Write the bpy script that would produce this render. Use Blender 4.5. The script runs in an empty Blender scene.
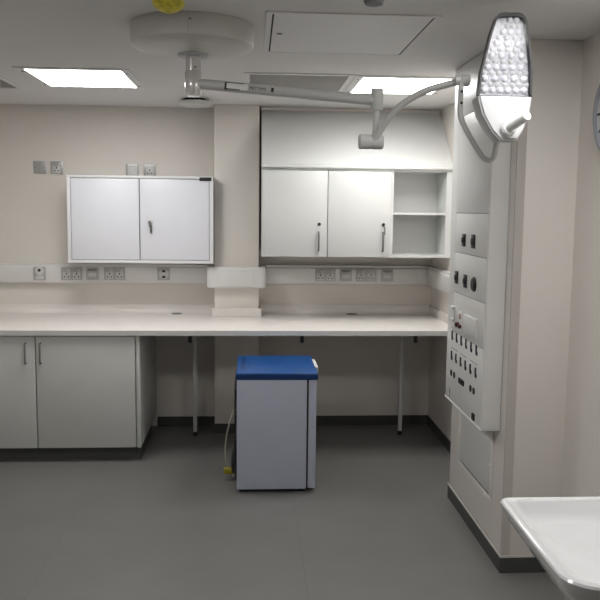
import bpy, bmesh, math
from mathutils import Vector, Matrix
S = bpy.context.scene
C = S.collection
PI = math.pi

# ------------------------------------------------------------------ materials
def mat(name, col, rough=.5, metal=0.0, var=0.03, scale=6.0, bump=0.0, bscale=200.0, coat=0.0, spec=.5):
    m = bpy.data.materials.new(name); m.use_nodes = True
    nt = m.node_tree; b = nt.nodes['Principled BSDF']
    b.inputs['Roughness'].default_value = rough
    b.inputs['Metallic'].default_value = metal
    b.inputs['Coat Weight'].default_value = coat
    b.inputs['Specular IOR Level'].default_value = spec
    tc = nt.nodes.new('ShaderNodeTexCoord')
    no = nt.nodes.new('ShaderNodeTexNoise'); no.inputs['Scale'].default_value = scale; no.inputs['Detail'].default_value = 4
    nt.links.new(tc.outputs['Object'], no.inputs['Vector'])
    r = nt.nodes.new('ShaderNodeValToRGB')
    r.color_ramp.elements[0].position = .3; r.color_ramp.elements[1].position = .7
    r.color_ramp.elements[0].color = [c*(1-var) for c in col]+[1]
    r.color_ramp.elements[1].color = [min(1, c*(1+var)) for c in col]+[1]
    nt.links.new(no.outputs['Fac'], r.inputs['Fac'])
    nt.links.new(r.outputs['Color'], b.inputs['Base Color'])
    if bump:
        n2 = nt.nodes.new('ShaderNodeTexNoise'); n2.inputs['Scale'].default_value = bscale; n2.inputs['Detail'].default_value = 3
        nt.links.new(tc.outputs['Object'], n2.inputs['Vector'])
        bp = nt.nodes.new('ShaderNodeBump'); bp.inputs['Strength'].default_value = bump; bp.inputs['Distance'].default_value = .002
        nt.links.new(n2.outputs['Fac'], bp.inputs['Height']); nt.links.new(bp.outputs['Normal'], b.inputs['Normal'])
    return m

def emit(name, col, s):
    m = bpy.data.materials.new(name); m.use_nodes = True
    nt = m.node_tree; nt.nodes.clear()
    o = nt.nodes.new('ShaderNodeOutputMaterial'); e = nt.nodes.new('ShaderNodeEmission')
    e.inputs['Color'].default_value = (*col, 1); e.inputs['Strength'].default_value = s
    nt.links.new(e.outputs[0], o.inputs['Surface']); return m

M = {}
M['wall'] = mat('cream wall paint', (.765, .725, .675), .6, bump=.15, var=.02, scale=2)
M['pier'] = mat('cream pier paint', (.75, .71, .665), .45, bump=.1, var=.02, scale=2)
M['ceil'] = mat('ceiling paint', (.74, .73, .72), .7, bump=.1, var=.015, scale=2)
M['hatch'] = mat('ceiling hatch enamel', (.72, .71, .705), .45, var=.01)
M['grille'] = mat('ceiling grille panel', (.50, .495, .48), .6, var=.05, scale=30)
M['gap'] = mat('shadow gap black', (.03, .03, .03), .8)
M['skirt'] = mat('grey vinyl skirting', (.062, .063, .060), .55, var=.06, scale=20)
M['cap'] = mat('pale capping strip', (.6, .58, .55), .5)
M['guard'] = mat('corner guard plastic', (.52, .48, .45), .4, var=.01)
M['lam'] = mat('white laminate', (.68, .69, .675), .35, var=.01)
M['base'] = mat('grey laminate', (.57, .575, .55), .4, var=.015)
M['wt'] = mat('pale worktop laminate', (.82, .785, .75), .32, var=.02, scale=3)
M['edge'] = mat('worktop edge band', (.62, .62, .61), .4, var=.01)
M['steelwhite'] = mat('white enamelled steel', (.80, .81, .86), .3, var=.01)
M['frame'] = mat('white steel frame', (.82, .82, .84), .3, var=.01)
M['line'] = mat('door gap shade', (.22, .22, .23), .6)
M['trunk'] = mat('white plastic trunking', (.76, .75, .735), .4, var=.01)
M['plate'] = mat('brushed steel plate', (.47, .47, .455), .35, metal=.35, var=.06, scale=60)
M['insert'] = mat('socket insert', (.62, .62, .61), .4)
M['dark'] = mat('dark pin slot', (.02, .02, .02), .6)
M['black'] = mat('black plastic', (.014, .014, .015), .45)
M['navy'] = mat('dark blue plastic', (.012, .016, .035), .4)
M['red'] = mat('dark red plastic', (.075, .014, .012), .4)
M['orange'] = mat('orange indicator', (.35, .14, .08), .4)
M['chrome'] = mat('satin chrome', (.24, .24, .245), .35, metal=.8, var=.03, scale=40)
M['leg'] = mat('grey painted steel', (.62, .62, .60), .4)
M['film'] = mat('film covered steel', (.47, .495, .60), .35, var=.02, scale=8)
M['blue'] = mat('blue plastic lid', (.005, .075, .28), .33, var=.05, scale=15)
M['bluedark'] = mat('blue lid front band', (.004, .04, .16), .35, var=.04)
M['white'] = mat('white plastic', (.82, .82, .80), .35, var=.01)
M['cord'] = mat('cream cable sheath', (.46, .44, .36), .5)
M['yellow'] = mat('yellow plastic', (.62, .54, .05), .45, var=.25, scale=60)
M['tag'] = mat('yellow tag plastic', (.36, .30, .02), .5)
M['canopy'] = mat('lamp canopy enamel', (.60, .585, .555), .35, var=.01)
M['post'] = mat('polished lamp post', (.60, .59, .57), .18, metal=.12, var=.01, coat=.6)
M['arm'] = mat('lamp arm enamel', (.54, .54, .525), .38, var=.015)
M['head'] = mat('lamp head white', (.68, .68, .69), .25, var=.01, coat=.3)
M['rim'] = mat('lamp head grey rim', (.40, .41, .41), .35, var=.02)
M['smoke'] = mat('lamp smoked edge', (.035, .036, .038), .5)
M['board'] = mat('lens board', (.53, .53, .555), .3, var=.28, scale=120)
M['lens'] = mat('clear led lens', (.93, .93, .96), .08, var=.01, coat=1.0, spec=1.0)
M['ceramic'] = mat('white sanitary ceramic', (.73, .74, .75), .12, var=.01, coat=.6)
M['service'] = mat('service panel enamel', (.74, .735, .715), .38, var=.015)
M['access'] = mat('access door enamel', (.65, .655, .63), .42, var=.02)
M['sensor'] = mat('sensor white plastic', (.66, .655, .64), .45)
M['clockface'] = mat('clock face', (.60, .61, .64), .25)
M['clockrim'] = mat('clock grey rim', (.30, .31, .33), .35)
M['lum'] = emit('luminous diffuser', (1.0, .99, .975), 10.0)
M['lum_back'] = emit('diffuser behind the camera', (1.0, .99, .975), 10.5)

def floor_mat():
    m = mat('grey sheet vinyl', (.165, .164, .157), .42, var=.06, scale=3, bump=.12, bscale=350)
    nt = m.node_tree; b = nt.nodes['Principled BSDF']
    ramp = next(n for n in nt.nodes if n.type == 'VALTORGB')
    tc = next(n for n in nt.nodes if n.type == 'TEX_COORD')
    sx = nt.nodes.new('ShaderNodeSeparateXYZ'); nt.links.new(tc.outputs['Object'], sx.inputs[0])
    acc = None
    for x in (-.94, .24):                       # welded joints between the vinyl sheets
        a = nt.nodes.new('ShaderNodeMath'); a.operation = 'COMPARE'; a.inputs[1].default_value = x; a.inputs[2].default_value = .0022
        nt.links.new(sx.outputs['X'], a.inputs[0])
        if acc is None: acc = a
        else:
            s = nt.nodes.new('ShaderNodeMath'); s.operation = 'MAXIMUM'
            nt.links.new(acc.outputs[0], s.inputs[0]); nt.links.new(a.outputs[0], s.inputs[1]); acc = s
    mx = nt.nodes.new('ShaderNodeMix'); mx.data_type = 'RGBA'
    nt.links.new(acc.outputs[0], mx.inputs['Factor'])
    nt.links.new(ramp.outputs['Color'], mx.inputs['A']); mx.inputs['B'].default_value = (.138, .137, .131, 1)
    nt.links.new(mx.outputs['Result'], b.inputs['Base Color'])
    return m
M['floor'] = floor_mat()

def cover_mat():
    m = bpy.data.materials.new('clear acrylic cover'); m.use_nodes = True
    nt = m.node_tree; nt.nodes.clear()
    o = nt.nodes.new('ShaderNodeOutputMaterial'); mix = nt.nodes.new('ShaderNodeMixShader')
    t = nt.nodes.new('ShaderNodeBsdfTransparent'); g = nt.nodes.new('ShaderNodeBsdfGlossy'); g.inputs['Roughness'].default_value = .08
    t.inputs['Color'].default_value = (.95, .95, .96, 1)
    fr = nt.nodes.new('ShaderNodeFresnel'); fr.inputs['IOR'].default_value = 1.22
    nt.links.new(fr.outputs[0], mix.inputs[0]); nt.links.new(t.outputs[0], mix.inputs[1]); nt.links.new(g.outputs[0], mix.inputs[2])
    nt.links.new(mix.outputs[0], o.inputs['Surface']); return m
M['cover'] = cover_mat()

# ------------------------------------------------------------------ shape helpers (each adds a shape to a bmesh, in room metres)
def BM(): return bmesh.new()

def box(bm, x0, x1, y0, y1, z0, z1, bev=0.0, seg=2):
    r = bmesh.ops.create_cube(bm, size=1.0)
    vs = r['verts']
    for v in vs:
        v.co = Vector(((x0+x1)/2+v.co.x*(x1-x0), (y0+y1)/2+v.co.y*(y1-y0), (z0+z1)/2+v.co.z*(z1-z0)))
    if bev > 0:
        es = list({e for v in vs for e in v.link_edges})
        bmesh.ops.bevel(bm, geom=es, offset=bev, segments=seg, profile=.5, affect='EDGES')
    return bm

def prism(bm, pts, axis, a, b, bev=0.0, seg=2):
    """polygon given in the two other axes (x,y / x,z / y,z), extruded along axis from a to b"""
    def P(u, v, w):
        return {'z': (u, v, w), 'y': (u, w, v), 'x': (w, u, v)}[axis]
    lo = [bm.verts.new(P(u, v, a)) for u, v in pts]; hi = [bm.verts.new(P(u, v, b)) for u, v in pts]
    fs = [bm.faces.new(lo), bm.faces.new(hi)]
    n = len(pts)
    for i in range(n):
        fs.append(bm.faces.new((lo[i], lo[(i+1) % n], hi[(i+1) % n], hi[i])))
    bmesh.ops.recalc_face_normals(bm, faces=fs)
    if bev > 0:
        es = list({e for f in fs[:2] for e in f.edges})
        bmesh.ops.bevel(bm, geom=es, offset=bev, segments=seg, profile=.5, affect='EDGES')
    return bm

def rings(bm, loops, close=True, cap0=True, cap1=True):
    L = [[bm.verts.new(p) for p in lp] for lp in loops]
    fs = []
    for A, B in zip(L, L[1:]):
        n = len(A)
        for i in range(n):
            fs.append(bm.faces.new((A[i], A[(i+1) % n], B[(i+1) % n], B[i])))
    if cap0: fs.append(bm.faces.new(L[0][::-1]))
    if cap1: fs.append(bm.faces.new(L[-1]))
    bmesh.ops.recalc_face_normals(bm, faces=fs)
    return bm

def lathe(bm, c, prof, axis='z', n=32):
    """prof: list of (radius, height along axis) measured from c"""
    loops = []
    for r, h in prof:
        lp = []
        for i in range(n):
            a = 2*PI*i/n; u, v = r*math.cos(a), r*math.sin(a)
            lp.append({'z': (c[0]+u, c[1]+v, c[2]+h), 'y': (c[0]+u, c[1]+h, c[2]+v), 'x': (c[0]+h, c[1]+u, c[2]+v)}[axis])
        loops.append(lp)
    return rings(bm, loops)

def cyl(bm, p, q, r, r2=None, n=20):
    p, q = Vector(p), Vector(q); r2 = r if r2 is None else r2
    d = (q-p).normalized(); a = d.orthogonal().normalized(); b = d.cross(a)
    e = min(r, r2)*.15
    L = (q-p).length; e = min(e, L*.2)
    prof = [(p, r-e), (p+d*e, r), (q-d*e, r2), (q, r2-e)]
    return rings(bm, [[c+(a*math.cos(2*PI*i/n)+b*math.sin(2*PI*i/n))*rr for i in range(n)] for c, rr in prof])

def smooth_path(pts, k=6):
    P = [Vector(p) for p in pts]; out = []
    for i in range(len(P)-1):
        p0 = P[max(i-1, 0)]; p1 = P[i]; p2 = P[i+1]; p3 = P[min(i+2, len(P)-1)]
        for j in range(k):
            t = j/k
            out.append(.5*((2*p1)+(p2-p0)*t+(2*p0-5*p1+4*p2-p3)*t*t+(3*p1-p0-3*p2+p3)*t**3))
    out.append(P[-1]); return out

def tube(bm, pts, r, n=12, k=6, flat=None):
    P = smooth_path(pts, k) if k > 1 else [Vector(p) for p in pts]
    N = len(P); loops = []; up = None
    for i, p in enumerate(P):
        d = (P[min(i+1, N-1)]-P[max(i-1, 0)]).normalized()
        if up is None: up = Vector((0, 1, 0)) if abs(d.y) < .9 else Vector((1, 0, 0))
        a = (up-d*up.dot(d)).normalized(); up = a; b = d.cross(a)
        t = i/(N-1); rr = r(t) if callable(r) else r
        fl = flat or 1.0
        loops.append([p+(a*math.cos(2*PI*j/n)*rr*fl+b*math.sin(2*PI*j/n)*rr) for j in range(n)])
    return rings(bm, loops)

def text_bm(bm, body, size, place):
    cu = bpy.data.curves.new('letters', 'FONT'); cu.body = body; cu.size = size; cu.extrude = .0004; cu.align_x = 'LEFT'
    o = bpy.data.objects.new('letters', cu); C.objects.link(o)
    dg = bpy.context.evaluated_depsgraph_get()
    me = bpy.data.meshes.new_from_object(o.evaluated_get(dg))
    bpy.data.objects.remove(o); bpy.data.curves.remove(cu)
    me.transform(place); bm.from_mesh(me); bpy.data.meshes.remove(me)
    return bm

# ------------------------------------------------------------------ object helpers
ORG = {}
def mesh_obj(name, bm, m, org, smooth=True):
    bmesh.ops.translate(bm, verts=bm.verts, vec=-Vector(org))
    me = bpy.data.meshes.new(name); bm.to_mesh(me); bm.free()
    for mm in (m if isinstance(m, (list, tuple)) else [m]): me.materials.append(mm)
    if smooth:
        for p in me.polygons: p.use_smooth = True
        me.set_sharp_from_angle(angle=math.radians(35))
    o = bpy.data.objects.new(name, me); C.objects.link(o); return o

def thing(name, label, cat, loc, group=None):
    o = bpy.data.objects.new(name, None); o.empty_display_size = .1; C.objects.link(o)
    o.location = loc; ORG[o] = Vector(loc); o['label'] = label; o['category'] = cat
    if group: o['group'] = group
    return o

def part(name, bm, m, parent, label=None, smooth=True):
    org = ORG[parent]
    o = mesh_obj(name, bm, m, org, smooth); o.parent = parent; ORG[o] = org
    if label: o['label'] = label
    return o

def solo(name, bm, m, label, cat, loc, group=None):
    o = mesh_obj(name, bm, m, loc); o.location = loc; ORG[o] = Vector(loc)
    o['label'] = label; o['category'] = cat
    if group: o['group'] = group
    return o

def struct(name, bm, m):
    o = mesh_obj(name, bm, m, (0, 0, 0)); o['kind'] = 'structure'; return o

def dup(root, delta, label):
    r = root.copy(); C.objects.link(r); r.location = root.location+Vector(delta); r['label'] = label
    for ch in [o for o in list(ORG) if o.parent == root]:
        c = ch.copy(); C.objects.link(c); c.parent = r
        for g in [o for o in list(ORG) if o.parent == ch]:
            d = g.copy(); C.objects.link(d); d.parent = c
    return r

# ------------------------------------------------------------------ the room
CEIL = 2.34; YB = 5.82; XR = 1.345; XL = -2.4; YC = 5.613; CX0, CX1 = -.265, .049
PX, PY0, PY1 = 1.128, 3.346, 4.30; XN = 1.39; YF = -1.6
struct('floor', box(BM(), XL-.1, 1.75, YF-.1, YB+.1, -.1, 0), M['floor'])
struct('ceiling', box(BM(), XL-.1, 1.75, YF-.1, YB+.1, CEIL, CEIL+.1), M['ceil'])
struct('wall_back', box(BM(), XL-.1, 1.75, YB, YB+.1, 0, CEIL), M['wall'])
struct('wall_left', box(BM(), XL-.1, XL, YF, YB, 0, CEIL), M['wall'])
struct('wall_front', box(BM(), XL-.1, 1.75, YF-.1, YF, 0, CEIL), M['wall'])
struct('wall_right', box(BM(), XN, 1.75, YF, PY0, 0, CEIL), M['pier'])
struct('wall_right_pier', box(BM(), PX, 1.75, PY0, PY1, 0, CEIL, .006), M['pier'])
struct('wall_right_recess', box(BM(), XR, 1.75, PY1, YB, 0, CEIL), M['wall'])
struct('wall_column', box(BM(), CX0, CX1, YC, YB, 0, CEIL, .004), M['wall'])
SK = .073
def skirting(name, pts):
    """coved vinyl strip: a closed outline on the floor plan"""
    struct(name, prism(BM(), pts, 'z', 0, SK), M['skirt'])
t = .008
skirting('baseboard_back', [(-.70, YB), (-.70, YB-t), (CX0-t, YB-t), (CX0-t, YB)])
skirting('baseboard_column', [(CX0-t, YB-t), (CX0-t, YC-t), (CX1+t, YC-t), (CX1+t, YB-t), (CX1, YB-t), (CX1, YC), (CX0, YC), (CX0, YB-t)])
skirting('baseboard_back_right', [(CX1+t, YB), (CX1+t, YB-t), (XR, YB-t), (XR, YB)])
skirting('baseboard_recess', [(XR, YB-t), (XR-t, YB-t), (XR-t, PY1), (XR, PY1)])
skirting('baseboard_pier', [(PX, PY1), (PX-t, PY1), (PX-t, PY0-t), (XN, PY0-t), (XN, PY0), (PX, PY0)])
skirting('baseboard_right', [(XN, PY0-t), (XN-t, PY0-t), (XN-t, YF), (XN, YF)])
skirting('baseboard_left', [(XL, YF), (XL+t, YF), (XL+t, 5.0), (XL, 5.0)])
struct('trim_1', prism(BM(), [(PX-.004, PY1), (PX-.010, PY1), (PX-.010, PY0-.010), (XN, PY0-.010), (XN, PY0-.004), (PX-.004, PY0-.004)], 'z', SK, SK+.009), M['cap'])
gp = [(PX-.003, PY0+.012), (PX-.003, PY0-.003), (PX+.035, PY0-.003), (PX+.035, PY0), (PX, PY0), (PX, PY0+.012)]
struct('trim_2', prism(BM(), gp, 'z', SK+.009, CEIL), M['guard'])

# ------------------------------------------------------------------ ceiling fittings
def ceiling_light(name, x0, x1, y0, y1, label, lum):
    cx, cy = (x0+x1)/2, (y0+y1)/2
    r = thing(name, label, 'ceiling light', (cx, cy, CEIL), 'flat ceiling light panels')
    bm = BM(); f = .045
    for a in ((x0-f, x1+f, y0-f, y0), (x0-f, x1+f, y1, y1+f), (x0-f, x0, y0, y1), (x1, x1+f, y0, y1)):
        box(bm, *a, CEIL-.005, CEIL)
    part('light_frame', bm, M['hatch'], r)
    part('diffuser', box(BM(), x0, x1, y0, y1, CEIL-.003, CEIL), lum, r, smooth=False)
    for sx, sy in ((x0-.022, y0+.06), (x0-.022, y1-.06), (x1+.022, y0+.06), (x1+.022, y1-.06), (x0+.1, y1+.022), (x1-.1, y1+.022), (x0+.1, y0-.022), (x1-.1, y0-.022)):
        part('screw', cyl(BM(), (sx, sy, CEIL-.008), (sx, sy, CEIL-.004), .007, n=10), M['line'], r)
    return r
ceiling_light('ceiling_light', -1.195, -.69, 4.315, 4.892, 'bright square ceiling light panel over the white steel wall cabinet', M['lum'])
ceiling_light('ceiling_light', .60, 1.095, 4.36, 4.93, 'bright square ceiling light panel behind the lamp arm, over the laminate cupboard', M['lum'])
for x, y, w in ((-.95, 2.08, 'overhead on the left, nearer than the round canopy'), (.92, 2.08, 'overhead on the right, above the basin')):
    ceiling_light('ceiling_light', x-.25, x+.25, y-.285, y+.285, 'square ceiling light panel outside the picture, '+w, M['lum_back'])

# access hatch
r = thing('ceiling_hatch', 'large square white access hatch in the ceiling between round canopy and lamp head', 'hatch', (.38, 3.35, CEIL))
bm = BM(); hx0, hx1, hy0, hy1 = .05, .70, 2.985, 3.725
for a in ((hx0, hx1, hy0, hy0+.02), (hx0, hx1, hy1-.012, hy1), (hx0, hx0+.022, hy0+.02, hy1-.012), (hx1-.022, hx1, hy0+.02, hy1-.012)):
    box(bm, *a, CEIL-.006, CEIL)
part('hatch_frame', bm, M['hatch'], r)
part('shadow_gap', box(BM(), hx0+.022, hx1-.022, hy0+.02, hy1-.012, CEIL-.0015, CEIL), M['gap'], r)
part('hatch_door', box(BM(), hx0+.029, hx1-.029, hy0+.024, hy1-.014, CEIL-.005, CEIL-.0015), M['hatch'], r)
part('keyhole', cyl(BM(), (.11, 3.33, CEIL-.008), (.11, 3.33, CEIL-.005), .011, n=12), M['line'], r)

def grille(x0, x1, y0, y1, label):
    r = thing('ceiling_vent', label, 'vent', ((x0+x1)/2, (y0+y1)/2, CEIL), 'square ceiling vents')
    bm = BM(); f = .03
    for a in ((x0, x1, y0, y0+f), (x0, x1, y1-f, y1), (x0, x0+f, y0+f, y1-f), (x1-f, x1, y0+f, y1-f)):
        box(bm, *a, CEIL-.006, CEIL)
    part('vent_frame', bm, M['hatch'], r)
    part('vent_core', box(BM(), x0+f, x1-f, y0+f, y1-f, CEIL-.003, CEIL), M['grille'], r)
    bm = BM(); n = 16
    for i in range(1, n):
        yy = y0+f+(y1-y0-2*f)*i/n
        box(bm, x0+f, x1-f, yy-.004, yy+.004, CEIL-.006, CEIL-.003)
    part('slats', bm, M['grille'], r)
grille(-.045, .548, 4.295, 4.90, 'square grey ceiling vent behind the long lamp arm, next to the right light')
grille(-1.99, -1.39, 4.43, 5.03, 'square grey ceiling vent at the left picture edge, beyond the left light')

# detectors
r = thing('smoke_detector', 'smoke detector under a yellow dust cap, in front of the round lamp canopy', 'smoke detector', (-.286, 2.80, CEIL))
part('detector_base', lathe(BM(), (-.286, 2.80, CEIL), [(.05, 0), (.055, -.005), (.055, -.02), (.048, -.024)], n=28), M['sensor'], r)
part('dust_cap', lathe(BM(), (-.286, 2.80, CEIL), [(.052, -.022), (.056, -.026), (.055, -.032), (.048, -.043), (.034, -.052), (.015, -.058), (.006, -.062), (.002, -.063)], n=28), M['yellow'], r, 'yellow plastic dust cap')
r = thing('smoke_detector', 'white round detector at the top picture edge, in front of the ceiling hatch', 'smoke detector', (.40, 2.69, CEIL))
part('detector_base', lathe(BM(), (.40, 2.69, CEIL), [(.05, 0), (.056, -.006), (.056, -.018), (.05, -.026)], n=28), M['sensor'], r)
part('detector_chamber', lathe(BM(), (.40, 2.69, CEIL), [(.032, -.026), (.034, -.03), (.030, -.042), (.018, -.046)], n=24), M['line'], r)
r = thing('ceiling_sensor', 'flat white disc on the ceiling behind the lamp post, near the column', 'sensor', (-.383, 5.36, CEIL))
part('sensor_shadow_base', lathe(BM(), (-.383, 5.36, CEIL), [(.07, 0), (.072, -.014), (.07, -.016)], n=28), M['gap'], r)  # coloured black to stand in for the shadow between disc and ceiling
part('sensor_disc', lathe(BM(), (-.383, 5.36, CEIL), [(.098, -.016), (.106, -.022), (.106, -.040), (.096, -.048), (.02, -.050)], n=36), M['sensor'], r)

# ------------------------------------------------------------------ base cabinet under the worktop
YN = 4.957; WT = .858; TH = .036
fy = YN+.018                                           # plane of the doors
r = thing('base_cabinet', 'grey two-door base cabinet under the left end of the worktop', 'cabinet', (-1.34, 5.2, 0))
bm = BM()
box(bm, -1.985, -.71, fy+.020, 5.60, .094, WT-TH-.001)
part('cabinet_body', bm, M['base'], r)
part('plinth', box(BM(), -1.985, -.715, 5.035, 5.60, 0, .094), M['skirt'], r, 'dark grey recessed plinth')
part('side_panel', box(BM(), -.7285, -.7065, fy, YB-.001, .094, WT-TH-.001, .001), M['base'], r)
for (a, b, hx) in ((-1.975, -1.358, -1.413), (-1.350, -.7375, -1.3215)):
    d = part('door', box(BM(), a, b, fy, fy+.018, .096, WT-TH-.006, .0015), M['base'], r)
    bm = BM()
    tube(bm, [(hx, fy, .772), (hx, fy-.026, .772), (hx, fy-.028, .765), (hx, fy-.028, .662), (hx, fy-.026, .645), (hx, fy, .645)], .0055, n=10, k=1)
    part('handle', bm, M['chrome'], d, 'chrome bar handle')
for zz in (.74, .16):
    part('hinge', box(BM(), -.7375, -.7285, fy+.001, fy+.02, zz-.05, zz+.05), M['line'], r)

# ------------------------------------------------------------------ worktop
r = thing('worktop', 'long pale laminate worktop running under the wall cupboards round the column', 'worktop', (-.5, 5.4, WT))
g = .001
poly = [(XL+g, YN), (XR-g, YN), (XR-g, YB-g), (CX1+g, YB-g), (CX1+g, YC-g), (CX0-g, YC-g), (CX0-g, YB-g), (XL+g, YB-g)]
part('worktop_slab', prism(BM(), poly, 'z', WT-TH, WT, .004), M['wt'], r)
part('edge_band', box(BM(), XL+g, XR-g, YN-.002, YN, WT-TH+.001, WT-.004), M['edge'], r, 'grey front edge band')
u = .018; UH = .061
def cove(y): return [(y, WT+UH), (y-.012, WT+UH), (y-.0125, WT+.035), (y-.016, WT+.020), (y-.024, WT+.009), (y-.036, WT+.001), (y-.036, WT), (y, WT)]
part('upstand', prism(BM(), cove(YB-g), 'x', XL+g, CX0-g), M['wt'], r)
part('upstand', prism(BM(), cove(YB-g), 'x', CX1+u+g, XR-u), M['wt'], r)
part('upstand', prism(BM(), [(CX0-g, YB-u), (CX0-u, YB-u), (CX0-u, YC-u), (CX1+u, YC-u), (CX1+u, YB-u), (CX1+g, YB-u), (CX1+g, YC-g), (CX0-g, YC-g)], 'z', WT, WT+UH, .002), M['wt'], r)
part('upstand', box(BM(), XR-u, XR-g, YN+.01, YB-g, WT, WT+UH, .002), M['wt'], r)
for x, y in ((-.545, 5.745), (.735, 5.735)):
    part('cable_grommet', lathe(BM(), (x, y, WT), [(.041, 0), (.041, .003), (.036, .005), (.02, .005)], n=24), M['line'], r, 'dark cable grommet')
for x, y in ((-.402, 5.56), (1.078, 5.55)):
    l = part('leg', box(BM(), x-.0135, x+.0135, y-.0135, y+.0135, .03, WT-TH, .003), M['leg'], r, 'pale steel leg')
    part('foot', cyl(BM(), (x, y, 0), (x, y, .03), .016, n=14), M['black'], l, 'black screw foot')
for x in (-.396, .326, 1.071):
    part('cable_hook', box(BM(), x-.011, x+.011, 5.04, 5.07, .762, WT-TH, .002), M['black'], r, 'black hook under the front edge')

# ------------------------------------------------------------------ white steel wall cabinet (left)
x0, x1, z0, z1, yf = -1.264, -.267, 1.240, 1.840, 5.52
r = thing('wall_cabinet', 'white steel wall cabinet with two doors and a key, left of the column', 'cabinet', (-.76, 5.67, z0))
part('cabinet_body', box(BM(), x0, x1, yf+.02, YB-.002, z0, z1, .003), M['frame'], r)
bm = BM(); f = .017
for a in ((x0, x1, z1-f, z1), (x0, x1, z0, z0+f+.004), (x0, x0+f+.006, z0+f+.004, z1-f), (x1-f-.01, x1, z0+f+.004, z1-f)):
    box(bm, a[0], a[1], yf, yf+.022, a[2], a[3], .0015)
part('front_frame', bm, M['frame'], r)
part('shadow_gap', box(BM(), x0+f, x1-f, yf+.014, yf+.018, z0+f, z1-f), M['line'], r)
dz0, dz1 = z0+f+.008, z1-f-.004
part('door', box(BM(), x0+f+.010, -.777, yf+.003, yf+.014, dz0, dz1, .002), M['steelwhite'], r)
d2 = part('door', box(BM(), -.770, x1-f-.014, yf+.003, yf+.014, dz0, dz1, .002), M['steelwhite'], r)
lk = part('lock', cyl(BM(), (-.699, yf+.004, 1.532), (-.699, yf-.006, 1.532), .017, n=18), M['white'], r)
bm = BM(); box(bm, -.7015, -.6985, yf-.016, yf-.006, 1.518, 1.528)
tube(bm, [(-.7045, yf-.012, 1.533), (-.7005, yf-.014, 1.510), (-.6965, yf-.014, 1.490)], .0105, n=8, flat=.4)
tube(bm, [(-.6965, yf-.010, 1.492), (-.6955, yf-.009, 1.450)], .0075, n=8, k=1, flat=.5)
part('key', bm, M['chrome'], lk, 'small dark key hanging in the lock')
part('side_shade_strip', box(BM(), x1-.001, x1+.0015, yf+.004, 5.60, z0+.006, z1-.004), M['black'], r, 'thin black strip for the shaded gap down the right side')  # added strip: its black stands in for shade in the side gap
part('corner_strip', box(BM(), -.362, -.280, yf-.006, yf, z1-.030, z1-.006, .002), M['black'], r, 'black strip at the top right corner')

# ------------------------------------------------------------------ laminate wall cupboard (right)
x0, x1, z0, z1, yf, yb = .064, XR-.002, 1.306, 1.898, 5.28, 5.55
pt = .018
r = thing('wall_cupboard', 'white laminate wall cupboard with two doors, open shelves and sloping top, right of the column', 'cupboard', (.7, 5.6, z0))
bm = BM()
box(bm, x0, x0+pt, yf, YB-.002, z0, z1-pt); box(bm, x1-.040, x1, yf, YB-.002, z0, z1-pt)
box(bm, x0, x1, yf-.004, YB-.002, z1-pt, z1, .002); box(bm, x0+pt, x1-.040, yf+.004, yb, z0, z0+pt)
box(bm, .920, .945, yf, yb, z0+pt, z1-pt)
box(bm, x0+pt, x1-.040, yb, yb+.012, z0, z1-pt)
part('carcass', bm, M['lam'], r)
part('shelf', box(BM(), .945, x1-.040, yf+.015, yb, 1.592, 1.609, .001), M['lam'], r)
for (a, b, hx) in ((x0+.004, .499, .446), (.5035, .921, .877)):
    d = part('door', box(BM(), a, b, yf-.020, yf-.001, z0+.003, z1-pt-.003, .0015), M['lam'], r)
    bm = BM()
    tube(bm, [(hx-.004, yf-.02, 1.475), (hx-.004, yf-.046, 1.475), (hx-.004, yf-.048, 1.468), (hx-.004, yf-.048, 1.359), (hx-.004, yf-.046, 1.352), (hx-.004, yf-.02, 1.352)], .006, n=10, k=1)
    part('handle', bm, M['chrome'], d, 'chrome bar handle')
    part('lock', cyl(BM(), (hx, yf-.019, 1.526), (hx, yf-.027, 1.526), .011, n=16), M['black'], d, 'small dark lock')
    if hx > .8:
        bm = BM(); box(bm, hx+.002, hx+.009, yf-.050, yf-.046, 1.459, 1.514, .001)
        box(bm, hx-.001, hx+.007, yf-.050, yf-.027, 1.522, 1.528)
        part('key', bm, M['chrome'], d, 'small key hanging from the lock')
# lip and sloping dust top
part('front_lip', box(BM(), x0-.004, x1, yf-.024, yf-.002, z1-.004, z1+.014, .003), M['lam'], r)
sp = [(yf-.012, z1+.012), (yf-.012, z1+.024), (5.70, 2.316), (YB-.002, 2.316), (YB-.002, z1+.012)]
part('sloping_top', prism(BM(), sp, 'x', x0, x1, .0015), M['lam'], r)
part('filler_strip', box(BM(), x0, x1, 5.715, 5.735, 2.316, CEIL-.001), M['wall'], r, 'cream strip between the sloping top and the ceiling')

# ------------------------------------------------------------------ dado trunking
TZ0, TZ1, TD = 1.078, 1.214, .052
def trunk_prof(y): return [(y, TZ0), (y-TD+.006, TZ0), (y-TD, TZ0+.010), (y-TD, TZ1-.022), (y-TD+.008, TZ1-.014), (y-TD+.008, TZ1), (y, TZ1)]
r = thing('cable_trunking', 'long white cable trunking with sockets on the wall left of the column', 'trunking', (-1.3, YB, TZ0), 'white cable trunking on the walls')
part('trunking_body', prism(BM(), trunk_prof(YB), 'x', XL+.002, CX0-.055, .001), M['trunk'], r)
r = thing('cable_trunking', 'white cable trunking with sockets below the laminate wall cupboard', 'trunking', (.7, YB, TZ0), 'white cable trunking on the walls')
part('trunking_body', prism(BM(), trunk_prof(YB), 'x', CX1+.055, XR-.002, .001), M['trunk'], r)
part('joint_cover', box(BM(), 1.222, 1.228, YB-TD-.003, YB-TD+.01, TZ0+.004, TZ1-.02), M['trunk'], r)
r = thing('cable_trunking', 'short white cable trunking on the recess wall, from the corner to the pier', 'trunking', (XR, 5.0, TZ0), 'white cable trunking on the walls')
pr = [(XR+(a-YB), b) for a, b in trunk_prof(YB)]
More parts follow.
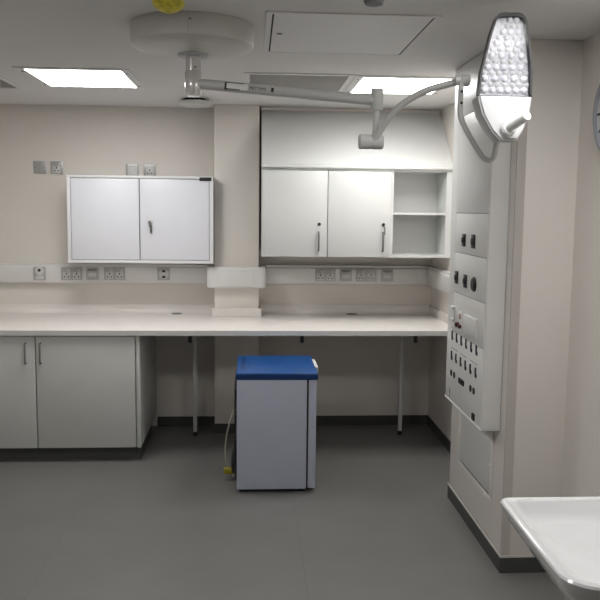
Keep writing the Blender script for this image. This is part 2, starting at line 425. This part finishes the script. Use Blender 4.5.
part('trunking_body', prism(BM(), pr, 'y', PY1+.002, YB-TD-.004, .001), M['trunk'], r)
r = thing('cable_trunking', 'bulky white trunking box wrapped round the front of the column', 'trunking', (-.108, YC, TZ0), 'white cable trunking on the walls')
def rr(x0, x1, y0, y1, rad, n=6):
    out = []
    for cx, cy, a0 in ((x1-rad, y1-rad, 0), (x0+rad, y1-rad, 90), (x0+rad, y0+rad, 180), (x1-rad, y0+rad, 270)):
        for i in range(n+1):
            a = math.radians(a0+90*i/n); out.append((cx+rad*math.cos(a), cy+rad*math.sin(a)))
    return out
def column_cover(o, z0, z1):
    pts = [(CX0-.052-o, YB-.004), (CX0-.052-o, YC-.018-o), (CX0-.045-o, YC-.034-o), (CX0-.030-o, YC-.045-o), (CX0-.015-o, YC-.050-o),
           (CX1+.015+o, YC-.050-o), (CX1+.030+o, YC-.045-o), (CX1+.045+o, YC-.034-o), (CX1+.052+o, YC-.018-o), (CX1+.052+o, YB-.004),
           (CX1+.001, YB-.004), (CX1+.001, YC-.001), (CX0-.001, YC-.001), (CX0-.001, YB-.004)]
    return prism(BM(), pts, 'z', z0, z1, .010, 4)
part('trunking_body', column_cover(0, 1.064, 1.214), M['trunk'], r)
part('front_cover', box(BM(), CX0+.03, CX1-.045, YC-.055, YC-.049, 1.076, 1.185, .002), M['trunk'], r)

# ------------------------------------------------------------------ sockets
def plate(r, x0, x1, z0, z1, y, m='plate'):
    return part('faceplate', box(BM(), x0, x1, y-.009, y, z0, z1, .002), M[m], r)
def gang(r, cx, cz, y, sw=True):
    """one British socket: earth slot above, two slots below, rocker on top"""
    part('rocker', box(BM(), cx+.008, cx+.024, y-.013, y-.009, cz+.020, cz+.036, .001), M['insert'], r)
    part('socket_insert', box(BM(), cx-.026, cx+.026, y-.0105, y-.009, cz-.034, cz+.016, .0005), M['insert'], r)
    bm = BM()
    box(bm, cx-.004, cx+.004, y-.0112, y-.0104, cz-.002, cz+.010)
    for s in (-1, 1): box(bm, cx+s*.013-.005, cx+s*.013+.005, y-.0112, y-.0104, cz-.022, cz-.014)
    part('pin_slots', bm, M['dark'], r)
WY = YB; TY = YB-TD-.001
def wall_thing(name, label, cat, cx, cz, y, group): return thing(name, label, cat, (cx, y, cz), group)
GW = 'steel plates on the wall'; GT = 'steel outlets along the trunking'
r = wall_thing('blank_plate', 'plain square steel plate high on the wall, leftmost of all outlets', 'wall plate', -1.515, 1.904, WY, GW)
plate(r, -1.560, -1.471, 1.858, 1.948, WY)
part('screw', cyl(BM(), (-1.548, WY-.011, 1.903), (-1.548, WY-.009, 1.903), .004, n=8), M['line'], r)
part('screw', cyl(BM(), (-1.483, WY-.011, 1.903), (-1.483, WY-.009, 1.903), .004, n=8), M['line'], r)
r = wall_thing('single_socket', 'single steel socket high on the wall beside the plain plate, left of the steel cabinet', 'socket', -1.397, 1.902, WY, GW)
plate(r, -1.441, -1.353, 1.857, 1.947, WY); gang(r, -1.397, 1.897, WY)
r = wall_thing('blank_plate', 'white-centred plate on the wall just above the steel cabinet', 'wall plate', -.861, 1.893, WY, GW)
plate(r, -.906, -.816, 1.849, 1.937, WY)
part('plate_insert', box(BM(), -.894, -.828, WY-.012, WY-.009, 1.852, 1.915, .001), M['insert'], r)
part('rocker', box(BM(), -.894, -.828, WY-.014, WY-.009, 1.918, 1.932, .001), M['white'], r)
r = wall_thing('single_socket', 'single socket on the wall just above the steel cabinet', 'socket', -.737, 1.895, WY, GW)
plate(r, -.781, -.693, 1.851, 1.939, WY); gang(r, -.737, 1.888, WY)
part('rocker', box(BM(), -.776, -.698, WY-.012, WY-.009, 1.920, 1.935, .001), M['white'], r)

r = wall_thing('data_outlet', 'steel outlet with one dark round hole, leftmost on the left trunking', 'outlet', -1.523, 1.146, TY, GT)
plate(r, -1.566, -1.480, 1.098, 1.194, TY)
part('round_insert', lathe(BM(), (-1.523, TY-.009, 1.165), [(.030, 0), (.028, -.004), (.02, -.005)], 'y', n=24), M['insert'], r)
part('jack', cyl(BM(), (-1.523, TY-.013, 1.170), (-1.523, TY-.016, 1.170), .011, n=16), M['dark'], r)
part('lower_insert', box(BM(), -1.552, -1.494, TY-.011, TY-.009, 1.104, 1.130, .001), M['insert'], r)
def double(x0, x1, label):
    cx = (x0+x1)/2
    r = wall_thing('double_socket', label, 'socket', cx, 1.147, TY, GT)
    plate(r, x0, x1, 1.101, 1.193, TY); gang(r, cx-.036, 1.142, TY); gang(r, cx+.036, 1.142, TY); return r
def spur(x0, x1, label):
    cx = (x0+x1)/2
    r = wall_thing('fused_outlet', label, 'outlet', cx, 1.147, TY, GT)
    plate(r, x0, x1, 1.101, 1.193, TY)
    part('fuse_carrier', box(BM(), cx-.028, cx+.028, TY-.013, TY-.009, 1.126, 1.152, .002), M['insert'], r)
    part('rocker', box(BM(), cx-.032, cx+.032, TY-.012, TY-.009, 1.168, 1.182, .001), M['line'], r); return r
d = double(-1.371, -1.222, 'double steel socket on the left trunking, left of the fused outlet')
spur(-1.193, -1.104, 'fused steel outlet between the two double sockets left of the column')
dup(d, (.306, 0, 0), 'double steel socket on the left trunking, below the left steel cabinet door')
r = wall_thing('data_outlet', 'steel outlet with two dark holes, alone below the right steel cabinet door', 'outlet', -.638, 1.147, TY, GT)
plate(r, -.683, -.594, 1.102, 1.193, TY)
part('round_insert', lathe(BM(), (-.638, TY-.009, 1.147), [(.036, 0), (.034, -.004), (.02, -.005)], 'y', n=24), M['insert'], r)
for zz in (1.168, 1.126):
    part('jack', box(BM(), -.650, -.626, TY-.016, TY-.013, zz-.008, zz+.008), M['dark'], r)
dup(d, (.539-(-1.2965), 0, -.002), 'double steel socket leftmost in the row below the laminate cupboard')
s1 = spur(.646, .736, 'fused steel outlet between the two double sockets below the laminate cupboard')
dup(d, (.840-(-1.2965), 0, -.001), 'double steel socket second from right in the row below the laminate cupboard')
dup(s1, (.997-.691, 0, 0), 'fused steel outlet rightmost in the row below the laminate cupboard')

# ------------------------------------------------------------------ small fridge
fx0, fx1, fy0, fy1 = -.083, .381, 4.385, 4.925
r = thing('small_fridge', 'small grey fridge with a blue lid standing on the floor in front of the desk', 'fridge', (.14, 4.7, 0))
part('fridge_body', box(BM(), fx0, .315, fy0, fy1, .022, .662, .004), M['film'], r)
part('door_gasket', box(BM(), .315, .324, fy0+.004, fy1-.004, .030, .662), M['black'], r)
d = part('fridge_door', box(BM(), .324, .369, fy0, fy1, .026, .662, .006), M['film'], r)
bm = BM(); box(bm, .369, .392, 4.56, 4.80, .665, .704, .007, 3)
part('door_handle', bm, M['white'], r, 'white grip at the top of the door')
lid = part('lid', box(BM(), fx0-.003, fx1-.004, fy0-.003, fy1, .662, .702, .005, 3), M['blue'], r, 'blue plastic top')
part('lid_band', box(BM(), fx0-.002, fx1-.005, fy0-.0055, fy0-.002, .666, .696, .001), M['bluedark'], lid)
part('lid_slot', box(BM(), -.062, -.036, 4.48, 4.87, .6915, .7028), M['bluedark'], lid)
bm = BM()
for i in range(9):
    yy = fy0+.05+i*.055; tube(bm, [(fx0-.012, yy, .10), (fx0-.012, yy, .62)], .003, n=6, k=1)
for zz in (.12, .30, .45, .60): tube(bm, [(fx0-.010, fy0+.03, zz), (fx0-.010, fy1-.03, zz)], .004, n=6, k=1)
part('condenser_grid', bm, M['black'], r)
for x in (fx0+.03, .29):
    for y in (fy0+.04, fy1-.04):
        part('foot', cyl(BM(), (x, y, 0), (x, y, .024), .016, n=14), M['black'], r)
part('compressor', box(BM(), fx0-.038, fx0-.001, 4.60, 4.85, .045, .12, .008), M['black'], r)
pts = [(-.090, 4.62, .43), (-.108, 4.62, .415), (-.130, 4.62, .35), (-.152, 4.62, .245), (-.155, 4.62, .15), (-.146, 4.62, .095), (-.138, 4.62, .065)]
cd = part('power_cord', tube(BM(), pts, .0042, n=8), M['cord'], r, 'cream cable hanging down the back')
bm = BM(); box(bm, -.166, -.108, 4.60, 4.635, .038, .078, .010, 3)
for dz in (-.008, .008): box(bm, -.108, -.092, 4.610, 4.618, .058+dz-.003, .058+dz+.003)
part('plug', bm, M['tag'], cd, 'yellow plug on the cable end')
part('cable_clip', box(BM(), -.114, -.100, 4.61, 4.64, .020, .040, .002), M['cord'], cd)

# ------------------------------------------------------------------ pier: service panel and access door
BX = 1.04; BY0, BY1, BZ = 3.43, 4.105, .635
r = thing('service_panel', 'tall white medical service panel with black outlets and switches on the pier side', 'service panel', (PX, 3.77, BZ))
part('panel_body', box(BM(), BX, PX-.001, BY0, BY1, BZ, CEIL-.001, .006, 3), M['service'], r)
def module(z0, z1): return part('front_module', box(BM(), BX-.0030, BX+.002, BY0+.012, 3.982, z0+.0016, z1-.0016, .0008), M['service'], r)
part('module_gap', box(BM(), BX-.0008, BX+.001, BY0+.013, 3.991, 1.004, CEIL-.002), M['line'], r)
for a, b in ((2.087, CEIL-.003), (1.612, 2.087), (1.414, 1.612), (1.212, 1.414), (1.005, 1.212)): module(a, b)
part('front_module', box(BM(), BX-.0020, BX+.002, BY0+.012, BY1-.010, BZ+.012, 1.004, .0008), M['service'], r)
part('bottom_lip', box(BM(), BX-.003, PX-.001, BY0+.004, BY1, BZ-.004, BZ+.004, .001), M['white'], r)
def gas_knob(y, z, rad, tall=1.3):
    bm = BM()
    lathe(bm, (BX-.0015, y, z), [(rad*1.0, 0), (rad, -.007), (rad*.82, -.008), (rad*.82, -.013), (rad*.6, -.015)], 'x', n=20)
    if tall > 1:
        box(bm, BX-.010, BX-.002, y-rad*1.15, y+rad*1.15, z-rad*tall, z+rad*tall, .003)
    part('gas_outlet', bm, M['black'], r, 'black gas outlet')
gas_knob(3.815, 1.481, .020, 1.55); gas_knob(3.650, 1.481, .022, 1.5)
gas_knob(3.930, 1.289, .020, 1.6); gas_knob(3.765, 1.284, .020, 1.6); gas_knob(3.615, 1.282, .035, 1.0)
# module with clip, indicator and blank plate
bm = BM(); box(bm, BX-.020, BX-.001, 3.945, 3.990, 1.120, 1.138, .002); box(bm, BX-.018, BX-.001, 3.950, 3.985, 1.060, 1.075, .002); box(bm, BX-.009, BX-.001, 3.950, 3.960, 1.07, 1.125)
part('rail_clip', bm, M['white'], r, 'white clip')
i_ = part('indicator_plate', box(BM(), BX-.005, BX-.001, 3.815, 3.865, 1.042, 1.125, .002), M['white'], r)
part('indicator_lamp', box(BM(), BX-.008, BX-.005, 3.828, 3.852, 1.088, 1.112, .001), M['orange'], i_)
bm = BM(); lathe(bm, (BX-.001, 3.865, 1.056), [(.013, 0), (.013, -.020), (.010, -.022)], 'x', n=16); lathe(bm, (BX-.001, 3.825, 1.052), [(.010, 0), (.010, -.016)], 'x', n=16)
box(bm, BX-.016, BX-.001, 3.825, 3.87, 1.048, 1.060)
part('red_knob', bm, M['red'], r, 'dark red knob')
part('cover_plate', box(BM(), BX-.012, BX-.001, 3.545, 3.755, 1.035, 1.125, .003), M['service'], r)
for row, z in ((0, .985), (1, .880)):
    for k in range(6):
        y = 3.985-k*.0885
        bm = BM()
        box(bm, BX-.005, BX-.001, y-.015, y+.015, z-.026, z-.008, .003)
        box(bm, BX-.008, BX-.002, y-.005, y+.005, z-.012, z+.022, .002)
        part('toggle_switch', bm, M['navy'], r, 'black toggle switch')
    for k in range(3):
        y = 3.985-k*.177-.044
        part('label_strip', box(BM(), BX-.0024, BX-.0012, y-.065, y+.065, z+.036, z+.039), M['line'], r)
for y in (3.985, 3.925, 3.620, 3.565):
    part('jack', cyl(BM(), (BX-.001, y, .786), (BX-.005, y, .786), .017, n=16), M['black'], r, 'round black jack')
part('slot_outlet', box(BM(), BX-.006, BX-.001, 3.735, 3.83, .768, .795, .006), M['black'], r, 'black slot outlet')
part('corner_switch', box(BM(), BX-.006, BX-.001, 3.535, 3.575, .648, .682, .006), M['black'], r, 'black switch at the lower corner')
part('brass_key_slot', box(BM(), BX-.003, BX-.001, 4.0, 4.012, .655, .698), mat('dull brass', (.24, .20, .12), .4), r)

r = thing('access_door', 'square access door low on the pier side below the service panel', 'access door', (PX, 3.82, .28))
ay0, ay1, az0, az1 = 3.545, 4.075, .285, .595
bm = BM(); f = .032
for a in ((ay0-f, ay1+f, az0-f, az0), (ay0-f, ay1+f, az1, az1+f), (ay0-f, ay0, az0, az1), (ay1, ay1+f, az0, az1)):
    box(bm, PX-.008, PX-.0005, *a, .0015)
part('door_frame', bm, M['pier'], r)
part('shadow_gap', box(BM(), PX-.0025, PX-.0005, ay0, ay1, az0, az1), M['gap'], r)
part('door_leaf', box(BM(), PX-.0075, PX-.0025, ay0+.004, ay1-.004, az0+.010, az1-.004, .0008), M['access'], r)
for y, z in ((ay0-.012, .44), (ay1+.014, .44), (3.60, az0-.014), (4.02, az0-.014)):
    part('latch', cyl(BM(), (PX-.011, y, z), (PX-.008, y, z), .009, n=12), M['white'], r)

# ------------------------------------------------------------------ ceiling-mounted examination lamp
r = thing('examination_lamp', 'white surgical lamp on a jointed arm hanging from a round ceiling canopy', 'lamp', (-.24, 3.25, CEIL))
cc = (-.238, 3.255, CEIL)
cn = part('canopy', lathe(BM(), cc, [(.2425, -.001), (.244, -.004), (.244, -.070), (.241, -.080), (.232, -.087), (.19, -.096), (.12, -.108), (.06, -.113), (.03, -.114)], n=72), M['canopy'], r)
part('cover_screw', cyl(BM(), (-.229, 3.0085, 2.312), (-.229, 3.0135, 2.312), .005, n=10), M['line'], cn)
part('cover_seam', box(BM(), -.2372, -.2362, 3.0102, 3.0125, 2.268, 2.334), M['line'], cn)
pc = (-.236, 3.25, 0)
po = part('post', lathe(BM(), pc, [(.030, 2.228), (.030, 2.164), (.0315, 2.163), (.0335, 2.160), (.0335, 2.075), (.030, 2.066)], n=32), M['post'], r)
part('post_flange', lathe(BM(), pc, [(.062, 2.231), (.062, 2.222), (.052, 2.217), (.03, 2.216)], n=36), M['rim'], po, 'grey flange')
part('post_screw', cyl(BM(), (-.225, 3.216, 2.176), (-.225, 3.222, 2.176), .005, n=10), M['line'], po)
arm = part('horizontal_arm', tube(BM(), [(-.215, 3.245, 2.115), (.475, 3.10, 2.043)], .0205, n=20, k=1), M['arm'], r)
# label on the arm, lying on its front side
d = (Vector((.475, 3.10, 2.043))-Vector((-.215, 3.245, 2.115))).normalized()
nrm = Vector((0, -1, 0)); nrm = (nrm-d*nrm.dot(d)).normalized(); upv = d.cross(nrm)*-1
if upv.z < 0: upv = -upv
def arm_pt(s, h, o): return Vector((-.215, 3.245, 2.115))+d*s+upv*h+nrm*o
def arm_quad(bm, s0, s1, h0, h1, o):
    q = [arm_pt(s0, h0, o), arm_pt(s1, h0, o), arm_pt(s1, h1, o), arm_pt(s0, h1, o)]
    b = [p-nrm*.004 for p in q]
    rings(bm, [q, b]); return bm
bm = BM(); arm_quad(bm, .118, .205, -.012, .012, .0205)
lb = part('arm_label', bm, M['trunk'], arm, 'pale label with dark edge lines')
bm = BM()
arm_quad(bm, .112, .120, -.016, .014, .0212); arm_quad(bm, .112, .190, .011, .0135, .0212); arm_quad(bm, .112, .175, -.013, -.010, .0212)
arm_quad(bm, .112, .124, -.016, -.009, .0215); arm_quad(bm, .300, .310, -.008, .008, .0212)
place = Matrix.Translation(arm_pt(.212, -.006, .0206)) @ Matrix((( d.x, upv.x, nrm.x, 0), (d.y, upv.y, nrm.y, 0), (d.z, upv.z, nrm.z, 0), (0, 0, 0, 1)))
text_bm(bm, 'METTIMX', .0165, place)
part('arm_lettering', bm, M['black'], arm, 'dark lettering and marks')
cb = part('elbow_collar', lathe(BM(), (.481, 3.10, 0), [(.021, 2.088), (.024, 2.084), (.024, 2.012), (.020, 2.004)], n=28), M['arm'], r)
part('elbow_pin', tube(BM(), [(.482, 3.10, 2.006), (.479, 3.10, 1.95), (.475, 3.10, 1.89)], .0125, n=16), M['arm'], r)
part('elbow_joint', lathe(BM(), (.461, 3.10, 1.886), [(.024, -.048), (.029, -.044), (.029, -.004), (.027, -.003), (.027, .001), (.029, .002), (.029, .042), (.024, .047)], 'x', n=32), M['arm'], r)
part('spring_arm', tube(BM(), [(.470, 3.085, 1.886), (.506, 3.05, 1.952), (.547, 3.01, 2.004), (.595, 2.97, 2.040), (.649, 2.93, 2.064), (.706, 2.89, 2.077), (.749, 2.86, 2.086)], .0125, n=16), M['arm'], r)
part('head_pivot', lathe(BM(), (.750, 2.857, 2.086), [(.014, -.028), (.016, -.026), (.016, -.006), (.021, -.004), (.021, .020), (.017, .025)], 'x', n=28), M['arm'], r)
bm = BM()
tube(bm, [(.745, 2.855, 2.080), (.745, 2.855, 1.981), (.752, 2.855, 1.945), (.782, 2.855, 1.890), (.818, 2.855, 1.836), (.836, 2.852, 1.813), (.855, 2.845, 1.805), (.868, 2.836, 1.818), (.868, 2.815, 1.850), (.866, 2.79, 1.885)], .0095, n=14, flat=1.4)
yk = part('yoke', bm, M['arm'], r)
for zz in (2.045, 2.005):
    part('yoke_screw', cyl(BM(), (.745, 2.839, zz), (.745, 2.843, zz), .005, n=10), M['black'], yk)
# head: lower white shell, upper smoked rim with the lens board behind a clear cover
low = [(.766, 2.018), (.766, 2.006), (.781, 1.957), (.813, 1.904), (.845, 1.871), (.905, 1.871), (.924, 1.899), (.946, 1.960), (.952, 2.013), (.952, 2.018)]
up = [(.766, 2.018), (.952, 2.018), (.950, 2.099), (.940, 2.181), (.925, 2.262), (.918, 2.282), (.908, 2.291), (.897, 2.295), (.839, 2.295), (.826, 2.291), (.817, 2.280), (.800, 2.227), (.786, 2.162), (.771, 2.096), (.766, 2.040)]
def inset(P, c, k): return [(c[0]+(x-c[0])*k, c[1]+(z-c[1])*k) for x, z in P]
F, B = 2.70, 2.792
def loop(P, y): return [(x, y, z) for x, z in P]
hc = (.862, 2.0)
hd = part('lamp_head', rings(BM(), [loop(inset(low, hc, .965), B), loop(low, B-.012), loop(low, F+.012), loop(inset(low, (.86, 1.95), .985), F+.003)]), M['rim'], r)
shell = [(.772, 2.018), (.774, 2.002), (.789, 1.957), (.818, 1.908), (.847, 1.879), (.903, 1.879), (.920, 1.905), (.940, 1.962), (.947, 2.018)]
part('head_front', prism(BM(), shell, 'y', F-.004, F+.006, .002), M['head'], hd, 'glossy white lower front')
uc = (.858, 2.14)
inn = inset(up, uc, .925); inn = [(x, max(z, 2.018)) for x, z in inn]
bm = BM(); n = len(up)
A = [bm.verts.new((x, F, z)) for x, z in up]; Bv = [bm.verts.new((x, F+.040, z)) for x, z in inset(up, uc, .97)]
a = [bm.verts.new((x, F, z)) for x, z in inn]; b = [bm.verts.new((x, F+.040, z)) for x, z in inset(inn, uc, .97)]
for i in range(1, n):
    j = (i+1) % n
    for q in ((A[i], A[j], a[j], a[i]), (Bv[j], Bv[i], b[i], b[j]), (A[j], A[i], Bv[i], Bv[j]), (a[i], a[j], b[j], b[i])): bm.faces.new(q)
bmesh.ops.recalc_face_normals(bm, faces=bm.faces)
part('smoked_rim', bm, M['smoke'], hd, 'dark smoked edge')
ins = inset(up, uc, .95)
part('back_shell', rings(BM(), [loop([(x, max(z, 2.018)) for x, z in inset(up, uc, .96)], F+.032), loop([(x, max(z, 2.018)) for x, z in inset(up, uc, .88)], F+.055), loop([(x, max(z, 2.018)) for x, z in inset(up, uc, .70)], F+.075)]), M['rim'], hd)
part('lens_board', prism(BM(), [(x, max(z, 2.019)) for x, z in ins], 'y', F+.022, F+.034), M['board'], hd)
part('clear_cover', prism(BM(), [(x, max(z, 2.019)) for x, z in ins], 'y', F+.001, F+.004), M['cover'], hd)
rows = [(2.274, .858, .903, 2), (2.236, .836, .912, 3), (2.198, .815, .909, 3), (2.157, .800, .925, 4), (2.118, .788, .923, 5), (2.081, .779, .937, 5), (2.042, .778, .938, 6)]
for z, xa, xb, k in rows:
    for i in range(k):
        x = xa+.012+(xb-xa-.022)*i/(k-1)
        part('led_lens', lathe(BM(), (x, F+.022, z), [(.0115, 0), (.011, -.005), (.008, -.010), (.004, -.0125), (.001, -.013)], 'y', n=14), M['lens'], hd, 'clear domed lens')
# small secondary optics between the lens rows
rows2 = [(2.255, .86, .90, 3), (2.217, .832, .915, 4), (2.178, .812, .920, 5), (2.138, .797, .930, 6), (2.099, .790, .935, 7), (2.060, .785, .940, 7)]
for z, xa, xb, k in rows2:
    for i in range(k):
        x = xa+(xb-xa)*i/(k-1)
        part('small_lens', lathe(BM(), (x, F+.022, z), [(.009, 0), (.007, -.004), (.001, -.007)], 'y', n=10), M['insert'], hd)
p0, p1 = Vector((.868, F-.003, 1.908)), Vector((.892, 2.565, 1.938)); dv = (p1-p0).normalized()
part('handle_socket', cyl(BM(), p0, p0+dv*.018, .027, .024, n=28), M['head'], hd)
bm = BM(); cyl(bm, p0+dv*.015, p1-dv*.012, .0155, .014, n=24); cyl(bm, p1-dv*.016, p1, .0155, .0135, n=24)
part('handle', bm, M['white'], hd, 'white sterile handle')
bm = BM()
for x, w in ((.851, .008), (.864, .005), (.873, .006), (.884, .005), (.893, .004)): box(bm, x, x+w, F+.010, F+.020, 1.8700, 1.8712)
box(bm, .850, .866, F-.0002, F+.006, 1.8725, 1.8775)
part('head_marks', bm, M['rim'], hd, 'small dark marks on the lower edge')

hd.location.z = -.008

# ------------------------------------------------------------------ washbasin and clock on the right wall
r = thing('washbasin', 'white ceramic washbasin in the lower right corner, fixed to the right wall', 'washbasin', (XN, 1.84, .6))
def rrect(x0, x1, y0, y1, rad, z, n=8): return [(x, y, z) for x, y in rr(x0, x1, y0, y1, rad, n)]
X1 = XN
def brect(i, z, k=1.0, b=0):
    """outline of the basin: small rear corner, wide front corner; i insets left, front and rear edges"""
    x0, y0, y1 = .684+i, 1.566+i, 2.112-i; x1 = X1-b; out = [(x1, y0), (x1, y1)]
    ra, rb = .030*k, .085*k
    for j in range(9):
        a = math.radians(90+90*j/8); out.append((x0+.010+ra+ra*math.cos(a), y1-ra+ra*math.sin(a)))
    for j in range(13):
        a = math.radians(180+90*j/12); out.append((x0+rb+rb*math.cos(a), y0+rb+rb*math.sin(a)))
    return [(x, y, z) for x, y in out]
out = [brect(.18, .62), brect(.13, .635, 1.2), brect(.050, .725, 1.1), brect(.016, .775), brect(.006, .795), brect(.001, .810), brect(.000, .815), brect(.003, .820), brect(.010, .8220), brect(.018, .820, 1, .10), brect(.024, .813, 1, .11), brect(.038, .790, 1, .12), brect(.064, .764, 1.1, .14), brect(.11, .745, 1.2, .18), brect(.17, .728, 1.3, .24), brect(.22, .720, 1, .34)]
part('bowl', rings(BM(), out), M['ceramic'], r)
part('waste', lathe(BM(), (.98, 1.84, .720), [(.026, 0), (.026, .003), (.02, .004), (.01, .002)], n=24), M['chrome'], r)
part('tap_hole_cover', lathe(BM(), (1.31, 1.84, .8215), [(.022, 0), (.022, .006), (.016, .010)], n=20), M['chrome'], r)

r = thing('wall_clock', 'round grey-rimmed wall clock high on the right wall at the picture edge', 'clock', (XN, 2.965, 2.0))
kc = (XN-.001, 2.965, 2.005)
part('clock_rim', lathe(BM(), kc, [(.170, 0), (.172, -.02), (.168, -.036), (.158, -.040), (.150, -.036), (.149, -.024)], 'x', n=56), M['clockrim'], r)
part('clock_face', lathe(BM(), (XN-.026, 2.965, 2.005), [(.150, 0), (.150, -.002)], 'x', n=48), M['clockface'], r)
bm = BM()
for i in range(12):
    a = 2*PI*i/12; u = Vector((0, math.cos(a), math.sin(a))); c0 = Vector((XN-.0285, 2.965, 2.005))
    tube(bm, [c0+u*.115, c0+u*.14], .003 if i % 3 else .005, n=6, k=1)
part('hour_marks', bm, M['black'], r)
for a, L, w in ((100, .085, .005), (40, .115, .0035)):
    u = Vector((0, math.cos(math.radians(a)), math.sin(math.radians(a)))); c0 = Vector((XN-.031, 2.965, 2.005))
    part('clock_hand', tube(BM(), [c0-u*.02, c0+u*L], w, n=6, k=1), M['black'], r)

# ------------------------------------------------------------------ world, camera, colour management
w = bpy.data.worlds.new('room world'); S.world = w; w.use_nodes = True
w.node_tree.nodes['Background'].inputs['Color'].default_value = (.5, .5, .5, 1)
w.node_tree.nodes['Background'].inputs['Strength'].default_value = .0
cam = bpy.data.cameras.new('camera'); co = bpy.data.objects.new('camera', cam); C.objects.link(co); S.camera = co
cam.sensor_fit = 'HORIZONTAL'; cam.sensor_width = 36; cam.lens = 789.56/600*36; cam.clip_start = .05
fw = Vector((.06091, .99166, -.11354)); rt = Vector((.99814, -.06013, .01034)); upc = rt.cross(fw).normalized()
co.matrix_world = Matrix(((rt.x, upc.x, -fw.x, 0), (rt.y, upc.y, -fw.y, 0), (rt.z, upc.z, -fw.z, 1.62), (0, 0, 0, 1)))
vs = S.view_settings; vs.view_transform = 'Standard'; vs.look = 'None'; vs.gamma = 1; vs.use_curve_mapping = False
vs.exposure = 0.70
